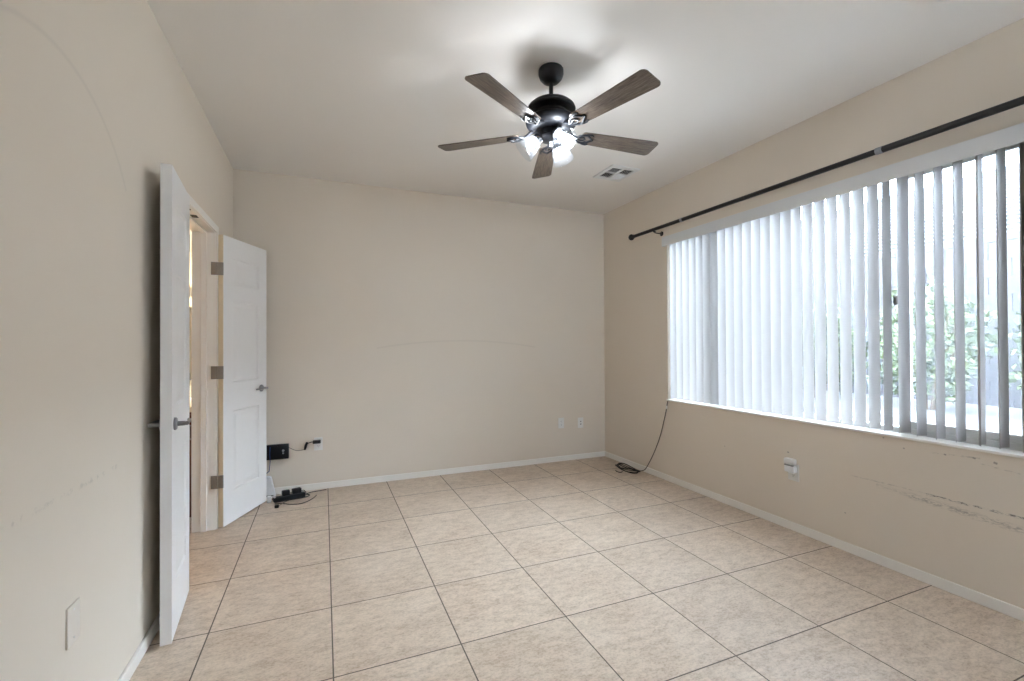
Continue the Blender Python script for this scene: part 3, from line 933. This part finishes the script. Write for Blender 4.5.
# ------------------------------------------------------------------ smoke detector at the top edge of the picture
sd = thing('smoke_detector', (2.44, 1.045, H), 'round white smoke detector at the top edge above the curtain rod', 'smoke detector')
Ts = Matrix.Translation((2.44, 1.045, 0))
MB().lathe([(0.066, H), (0.066, H - 0.010), (0.060, H - 0.026), (0.040, H - 0.034), (0.02, H - 0.036)], 36, Ts, True, True).build('detector_body', M['plate'], sd)
MB().lathe([(0.0665, H - 0.011), (0.0672, H - 0.014), (0.0650, H - 0.017)], 36, Ts).build('vent_ring', M['slot'], sd)

# ================================================================== wall plates
def plate(name, c, n, label, kind, w=0.070, h=0.115, group=None, mat='plate'):
    """Wall plate centred at c on a wall whose outward normal is n ('x-','x+' or 'y-')."""
    root = thing(name, c, label, 'wall outlet' if kind == 'duplex' else ('wall plate'), group)
    nv = {'y-': Vector((0, -1, 0)), 'x-': Vector((-1, 0, 0)), 'x+': Vector((1, 0, 0))}[n]
    side = nv.cross(Vector((0, 0, 1)))
    m4 = Matrix((side, Vector((0, 0, 1)), nv)).transposed().to_4x4(); m4.translation = c
    b = MB().box(-w / 2, w / 2, -h / 2, h / 2, 0, 0.006, m4, 0.002)
    b.build('cover_plate', M[mat], root)
    if kind == 'duplex':
        for s in (-1, 1):
            f = MB()
            ol = []
            for k in range(20):
                a = 2 * PI * k / 20
                ol.append((0.017 * math.cos(a), s * 0.0195 + max(-0.0125, min(0.0125, 0.017 * math.sin(a)))))
            f.prism(ol, 0.004, 0.008, m4)
            fo = f.build('receptacle', M['plate'], root, smooth=False)
            sl = MB()
            for dx in (-0.0065, 0.0065):
                sl.box(dx - 0.001, dx + 0.001, s * 0.0195 - 0.001, s * 0.0195 + 0.006, 0.0078, 0.0084, m4)
            sl.box(-0.002, 0.002, s * 0.0195 - 0.009, s * 0.0195 - 0.005, 0.0078, 0.0084, m4)
            sl.build('slot', M['slot'], fo, smooth=False)
        MB().lathe([(0, 0.006), (0.003, 0.006), (0.003, 0.0072), (0, 0.0075)], 12, m4).build('screw', M['plate'], root)
    elif kind == 'coax':
        MB().lathe([(0.009, 0.005), (0.009, 0.010), (0.0055, 0.010), (0.0055, 0.018), (0, 0.018)], 18, m4).build('coax_jack', M['hinge'], root)
        for s in (-1, 1):
            MB().lathe([(0, 0.006), (0.003, 0.006), (0.003, 0.0072), (0, 0.0075)], 12, m4 @ Matrix.Translation((0, s * 0.042, 0))).build('screw', M['plate'], root)
    elif kind == 'decora':
        MB().box(-0.017, 0.017, -0.033, 0.033, 0.004, 0.008, m4, 0.001).build('insert', M['plate'], root)
        sl = MB()
        sl.box(-0.006, 0.006, 0.010, 0.020, 0.0075, 0.0084, m4)
        sl.box(-0.006, 0.006, -0.020, -0.010, 0.0075, 0.0084, m4)
        sl.build('slot', M['slot'], root, smooth=False)
    elif kind == 'blank':
        for s in (-1, 1):
            MB().lathe([(0, 0.006), (0.003, 0.006), (0.003, 0.0072), (0, 0.0075)], 12, m4 @ Matrix.Translation((0, s * 0.042, 0))).build('screw', M['plate'], root)
    return root, m4

plate('wall_outlet', (2.416, YB, 0.418), 'y-', 'white duplex outlet on far wall, left of the pair near the corner', 'duplex')
plate('wall_plate', (2.662, YB, 0.405), 'y-', 'white jack plate on far wall, right of the pair near the corner', 'decora')
plate('wall_outlet', (-0.046, YB, 0.406), 'y-', 'white outlet on far wall holding the black plug', 'duplex')
plate('wall_outlet', (XR, 2.166, 0.400), 'x-', 'white outlet on the right wall below the blinds, under the plugged-in air freshener', 'duplex', 0.078)
plate('wall_plate', (XL, 1.790, 0.452), 'x+', 'large blank white plate low on the left wall near the camera', 'blank', 0.075, 0.12, None, 'plate_painted')

# plug-in air freshener on the right-wall outlet (upper socket)
af = thing('air_freshener', (XR - 0.008, 2.172, 0.45), 'white plug-in air freshener in the upper socket of the right wall outlet', 'air freshener')
b_ = MB().box(XR - 0.046, XR - 0.0085, 2.134, 2.206, 0.403, 0.448, None, 0.008)
b_.box(XR - 0.030, XR - 0.0085, 2.152, 2.192, 0.396, 0.410, None, 0.004)
b_.build('freshener_base', M['plate_bright'], af)
b_ = MB().box(XR - 0.050, XR - 0.012, 2.132, 2.208, 0.456, 0.498, None, 0.010)
b_.box(XR - 0.040, XR - 0.016, 2.152, 2.192, 0.440, 0.460, None, 0.002)
b_.build('refill_cap', M['plate_bright'], af)
b_ = MB().box(XR - 0.0512, XR - 0.036, 2.140, 2.200, 0.449, 0.4555)
b_.build('dark_gap', M['hinge'], af, smooth=False)

# black plug in the far-wall outlet, with its lead
pl = thing('black_plug', (-0.030, YB - 0.03, 0.44), 'black power plug with thin lead in the far wall outlet', 'plug')
MB().box(-0.092, -0.026, YB - 0.040, YB - 0.0085, 0.413, 0.443, None, 0.006).build('plug_body', M['black'], pl)
MB().tube([(-0.090, YB - 0.026, 0.430), (-0.105, YB - 0.030, 0.431), (-0.128, YB - 0.032, 0.424), (-0.140, YB - 0.030, 0.420)], 0.004, 8).build('strain_relief', M['cable'], pl)
MB().tube([(-0.136, YB - 0.030, 0.432), (-0.145, YB - 0.028, 0.412), (-0.151, YB - 0.022, 0.386), (-0.156, YB - 0.012, 0.366)], [0.009, 0.011, 0.011, 0.008], 10).build('lead_clump', M['black'], pl)
pts = []
for k in range(13):
    u = k / 12
    pts.append((-0.156 + (-0.285 + 0.156) * u, YB - 0.010, 0.368 + 0.030 * u - 0.020 * math.sin(PI * u)))
MB().tube(pts, 0.0022, 8).build('lead', M['cable_brown'], pl)

# black modem box fixed to the far wall, half behind the far door
mb_ = thing('modem', (-0.40, YB, 0.37), 'flat black box mounted on the far wall, half hidden by the far door', 'modem')
MB().box(-0.525, -0.282, YB - 0.036, YB - 0.001, 0.305, 0.432, None, 0.006).build('modem_case', M['black'], mb_)
MB().box(-0.515, -0.295, YB - 0.0385, YB - 0.0355, 0.316, 0.422, None, 0.001).build('front_cover', M['black'], mb_)
b_ = MB().lathe([(0.0, 0.0), (0.010, 0.0), (0.010, 0.0015), (0.0, 0.002)], 20, frame_mat((-0.326, YB - 0.0383, 0.378), (1, 0, 0), (0, -1, 0)))
b_.box(-0.333, -0.319, YB - 0.0405, YB - 0.0383, 0.350, 0.362, None, 0.001)
tag(b_.build('emblem', M['silver'], mb_), 'small silver emblem on the front')
tag(MB().tube([(-0.425, YB - 0.045, 0.42), (-0.428, YB - 0.055, 0.36), (-0.424, YB - 0.06, 0.30), (-0.43, YB - 0.065, 0.22), (-0.500, YB - 0.055, 0.16), (-0.53, YB - 0.05, 0.06), (-0.54, YB - 0.05, 0.004)], 0.0032, 8)
    .build('network_cable', M['cable_blue']), 'blue network cable hanging in front of the black wall box', 'cable')

# white router standing on the floor
rt = thing('router', (-0.41, 4.365, 0), 'white wedge shaped router on the floor beneath the black wall box', 'router')
b_ = MB()
ol = [(-0.495, 0.0), (-0.378, 0.0), (-0.384, 0.03), (-0.410, 0.165), (-0.418, 0.178), (-0.445, 0.182), (-0.490, 0.182)]
m4 = Matrix(((1, 0, 0, 0), (0, 0, -1, 4.385), (0, 1, 0, 0), (0, 0, 0, 1)))
b_.prism(ol, 0.0, 0.05, m4)
b_.build('router_body', M['plate_bright'], rt, smooth=False, bevel=0.004)
MB().box(-0.485, -0.395, 4.3335, 4.3352, 0.020, 0.026).build('status_strip', M['slot'], rt, smooth=False)

# power strip / adapters on the floor
ps = thing('power_strip', (-0.27, 4.26, 0), 'black power strip lying on the floor beside the open far door', 'power strip')
m4 = frame_mat((-0.262, 4.262, 0.0), (1, 0.32, 0), (0, 0, 1))
MB().box(-0.13, 0.115, -0.030, 0.030, 0.0, 0.036, m4, 0.007).build('strip_body', M['black'], ps)
for k in range(5):
    MB().box(-0.105 + k * 0.042, -0.077 + k * 0.042, -0.013, 0.013, 0.035, 0.0375, m4, 0.001).build('socket', M['slot'], ps)
MB().box(-0.128, -0.112, -0.014, 0.014, 0.034, 0.040, m4, 0.002).build('switch', M['plate_bright'], ps)
for (ax_, ay_, az_, L_, rot, lab) in ((-0.215, 4.280, 0.0355, 0.07, 0.35, 'black power adapter plugged into the near half of the floor strip'),
                                 (-0.295, 4.252, 0.0355, 0.06, 0.20, 'black power adapter on the strip end next to the door')):
    a_ = thing('power_adapter', (ax_, ay_, az_), lab, 'power adapter')
    mm4 = Matrix.Translation((ax_, ay_, az_ + 0.0022)) @ Matrix.Rotation(rot, 4, 'Z')
    MB().box(-L_ / 2, L_ / 2, -0.022, 0.022, 0, 0.040, mm4, 0.006).build('adapter_case', M['black'], a_)
    MB().tube([mm4 @ Vector((L_ / 2 - 0.002, 0, 0.014)), mm4 @ Vector((L_ / 2 + 0.025, 0, 0.010)), mm4 @ Vector((L_ / 2 + 0.04, -0.01, -0.012))], 0.0035, 8).build('adapter_cord', M['cable'], a_)
wa = MB().box(-0.432, -0.400, 4.212, 4.245, 0.0, 0.052, None, 0.006)
tag(wa.build('white_adapter', M['plate_bright']), 'small white cube adapter on the floor touching the far door edge', 'power adapter')

def loop_cable(pts, n=10):
    """Catmull-Rom through the points."""
    P = [Vector(p) for p in pts]
    out = []
    for i in range(len(P) - 1):
        p0, p1, p2, p3 = P[max(i - 1, 0)], P[i], P[i + 1], P[min(i + 2, len(P) - 1)]
        for k in range(n):
            t = k / n
            out.append(0.5 * ((2 * p1) + (-p0 + p2) * t + (2 * p0 - 5 * p1 + 4 * p2 - p3) * t * t + (-p0 + 3 * p1 - 3 * p2 + p3) * t ** 3))
    out.append(P[-1])
    return out
c1_ = loop_cable([(-0.17, 4.30, 0.008), (-0.10, 4.36, 0.006), (-0.03, 4.385, 0.004), (0.02, 4.392, 0.004)])
tag(MB().tube(c1_, 0.0035, 8).build('power_cable', M['cable']), 'short dark cable lying straight along the far baseboard', 'cable')
c2_ = loop_cable([(-0.06, 4.26, 0.004), (-0.08, 4.20, 0.004), (-0.12, 4.13, 0.004), (-0.18, 4.085, 0.004), (-0.25, 4.10, 0.004), (-0.31, 4.145, 0.004), (-0.37, 4.16, 0.004)])
tag(MB().tube(c2_, 0.0035, 8).build('power_cable', M['cable']), 'dark cable curving in a wide loop over the floor tiles', 'cable')
c4_ = loop_cable([(-0.37, 4.185, 0.008), (-0.28, 4.20, 0.010), (-0.16, 4.215, 0.012), (-0.115, 4.265, 0.012), (-0.19, 4.31, 0.02), (-0.28, 4.315, 0.02), (-0.34, 4.305, 0.012), (-0.40, 4.285, 0.006)])
MB().tube(c4_, 0.005, 8).build('power_cord', M['cable'], ps)
dc = thing('cable_plug_end', (-0.345, 4.06, 0), 'small black plug end lying on the tile in front of the strip', 'plug')
MB().box(-0.362, -0.330, 4.052, 4.080, 0.0, 0.024, None, 0.006).build('plug_body', M['black'], dc)
MB().tube(loop_cable([(-0.338, 4.075, 0.012), (-0.32, 4.12, 0.006), (-0.30, 4.17, 0.006), (-0.27, 4.205, 0.006)]), 0.003, 8).build('cord', M['cable_brown'], dc)

# ------------------------------------------------------------------ coax cable in the corner under the window
cx_ = thing('coax_cable', (XR - 0.05, 3.75, 0), 'dark thin cable hanging from the window corner to a coil on the floor', 'cable')
path = [(XR - 0.006, 3.395, 0.765), (XR - 0.010, 3.405, 0.71), (XR - 0.012, 3.42, 0.64), (XR - 0.012, 3.447, 0.555), (XR - 0.012, 3.485, 0.44), (XR - 0.013, 3.535, 0.325), (XR - 0.016, 3.60, 0.20),
        (XR - 0.020, 3.655, 0.11), (XR - 0.024, 3.715, 0.03), (XR - 0.05, 3.76, 0.008), (XR - 0.10, 3.80, 0.006)]
MB().tube(loop_cable(path, 6), 0.0042, 8).build('hanging_run', M['cable_brown'], cx_)
coil = []
rr = random.Random(3)
for k in range(64):
    a = 2 * PI * k / 15.0
    ra, rb = 0.155 + 0.030 * math.sin(k * 0.37), 0.052 + 0.014 * math.cos(k * 0.29)
    ex, ey = ra * math.cos(a), rb * math.sin(a)
    th = math.radians(93)
    coil.append((2.845 + ex * math.cos(th) - ey * math.sin(th), 3.845 + ex * math.sin(th) + ey * math.cos(th), 0.008 + 0.010 * (1 + math.sin(k * 0.9)) + k * 0.0003))
MB().tube(loop_cable(coil, 3), 0.0042, 8).build('floor_coil', M['cable'], cx_)
MB().tube(loop_cable([(2.77, 3.82, 0.006), (2.735, 3.80, 0.005), (2.72, 3.84, 0.005), (2.735, 3.885, 0.005)], 6), 0.004, 8).build('loose_end', M['cable'], cx_)
MB().lathe([(0.0, 0.0), (0.007, 0.0), (0.007, 0.028), (0.004, 0.032), (0, 0.032)], 16, Matrix.Translation((XR - 0.011, 3.409, 0.675))).build('connector', M['plate'], cx_)

# ================================================================== outdoors
GX = XR + RT
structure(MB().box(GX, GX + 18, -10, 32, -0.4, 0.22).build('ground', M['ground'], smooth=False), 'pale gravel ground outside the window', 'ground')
M['concrete'] = plain('bounce_slab_concrete', (0.80, 0.77, 0.72), 0.8, var=0.06, nscale=4)
structure(MB().box(4.15, 5.28, -8, 16, 0.221, 0.26).build('bounce_slab', M['concrete'], smooth=False), 'added light concrete slab outside, unseen, bouncing daylight up to the ceiling', 'ground')  # added reflector below the view: throws skylight up through the window
# raised planting bed in front of the block wall
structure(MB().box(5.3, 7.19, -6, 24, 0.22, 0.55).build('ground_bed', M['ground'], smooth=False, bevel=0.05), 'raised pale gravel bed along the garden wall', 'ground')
bw = MB()
for r_ in range(11):
    z0 = 0.22 + r_ * 0.203
    off = 0.2 if r_ % 2 else 0.0
    yy = -6.0 - off
    while yy < 24:
        bw.box(7.2, 7.4, max(yy, -6) + 0.005, min(yy + 0.39, 24), z0, z0 + 0.195)
        yy += 0.4
bw.box(7.21, 7.39, -6, 24, 0.22, 0.22 + 11 * 0.203)
bw.box(7.195, 7.405, -6, 24, 0.22 + 11 * 0.203, 0.22 + 11 * 0.203 + 0.06)
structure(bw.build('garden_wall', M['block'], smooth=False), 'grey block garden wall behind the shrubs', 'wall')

def shrub(cx, cy, z0, rad, hgt, n, label, seed):
    rnd = random.Random(seed)
    root = thing('garden_shrub', (cx, cy, z0), label, 'shrub', 'leafy shrubs along the garden wall')
    st = MB()
    for k in range(7):
        a = 2 * PI * k / 7 + rnd.random()
        tip = Vector((cx + math.cos(a) * rad * 0.6, cy + math.sin(a) * rad * 0.6, z0 + hgt * (0.6 + 0.3 * rnd.random())))
        base = Vector((cx + math.cos(a) * 0.04, cy + math.sin(a) * 0.04, z0 - 0.02))
        st.tube([base, base.lerp(tip, 0.5) + Vector((0, 0, 0.08)), tip], [0.018, 0.012, 0.005], 6)
    st.build('stems', M['bark'], root)
    lf = MB()
    for k in range(n):
        a = rnd.uniform(0, 2 * PI); v_ = rnd.uniform(-0.9, 1)
        q = rnd.uniform(0.55, 1.0)
        s_ = math.sqrt(max(0, 1 - v_ * v_))
        lump = 1 + 0.22 * math.sin(3 * a + seed) * math.cos(4 * v_ + seed)
        p = Vector((cx + rad * q * s_ * math.cos(a) * lump, cy + rad * q * s_ * math.sin(a) * lump, z0 + hgt * 0.52 + hgt * 0.5 * q * v_ * lump))
        L, wd = rnd.uniform(0.06, 0.11), rnd.uniform(0.022, 0.04)
        d1 = Vector((rnd.uniform(-1, 1), rnd.uniform(-1, 1), rnd.uniform(-0.6, 1))).normalized()
        sd_ = d1.cross(Vector((rnd.uniform(-1, 1), rnd.uniform(-1, 1), rnd.uniform(-1, 1)))).normalized()
        nn = d1.cross(sd_)
        vs = [lf.bm.verts.new(p), lf.bm.verts.new(p + d1 * L * 0.5 + sd_ * wd + nn * 0.006), lf.bm.verts.new(p + d1 * L), lf.bm.verts.new(p + d1 * L * 0.5 - sd_ * wd + nn * 0.006)]
        lf.bm.faces.new(vs)
    me_bm = lf.bm
    me = bpy.data.meshes.new('foliage'); me_bm.to_mesh(me); me_bm.free(); me.materials.append(M['leaf'])
    o = bpy.data.objects.new('foliage', me); C.objects.link(o)
    for v_ in me.vertices: v_.co -= Vector((cx, cy, z0))
    o.parent = root
for i, (cy, rad, hg, lab) in enumerate([
        (1.75, 0.48, 1.25, 'leafy green shrub outside, seen past the nearest vanes'),
        (2.9, 0.5, 1.35, 'leafy green shrub outside, seen beside the sash latch'),
        (4.1, 0.5, 1.20, 'leafy green shrub outside, just beyond the sash latch'),
        (5.3, 0.5, 1.30, 'leafy green shrub outside, seen through the middle vanes'),
        (6.6, 0.55, 1.25, 'leafy green shrub outside, seen through the far vanes'),
        (7.95, 0.55, 1.30, 'leafy green shrub outside, farthest along the garden wall')]):
    shrub(6.15, cy, 0.55, rad, hg, 1500, lab, i + 1)

nb = thing('neighbor_house', (13, 4, 0.2), 'pale neighboring house with tiled roof behind the garden wall', 'house')
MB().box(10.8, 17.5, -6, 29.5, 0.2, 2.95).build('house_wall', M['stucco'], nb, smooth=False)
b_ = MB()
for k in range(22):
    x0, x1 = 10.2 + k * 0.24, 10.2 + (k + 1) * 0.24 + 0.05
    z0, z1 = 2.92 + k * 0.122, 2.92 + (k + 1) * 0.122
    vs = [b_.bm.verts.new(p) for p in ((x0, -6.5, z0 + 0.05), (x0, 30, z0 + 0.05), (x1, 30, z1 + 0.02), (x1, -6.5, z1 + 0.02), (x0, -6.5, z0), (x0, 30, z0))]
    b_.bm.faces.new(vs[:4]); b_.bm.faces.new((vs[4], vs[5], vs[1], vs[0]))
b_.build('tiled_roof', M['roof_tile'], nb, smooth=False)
b_ = MB().box(10.7, 10.8, 3.0, 4.4, 1.2, 2.5)
b_.build('house_window', M['slot'], nb, smooth=False)
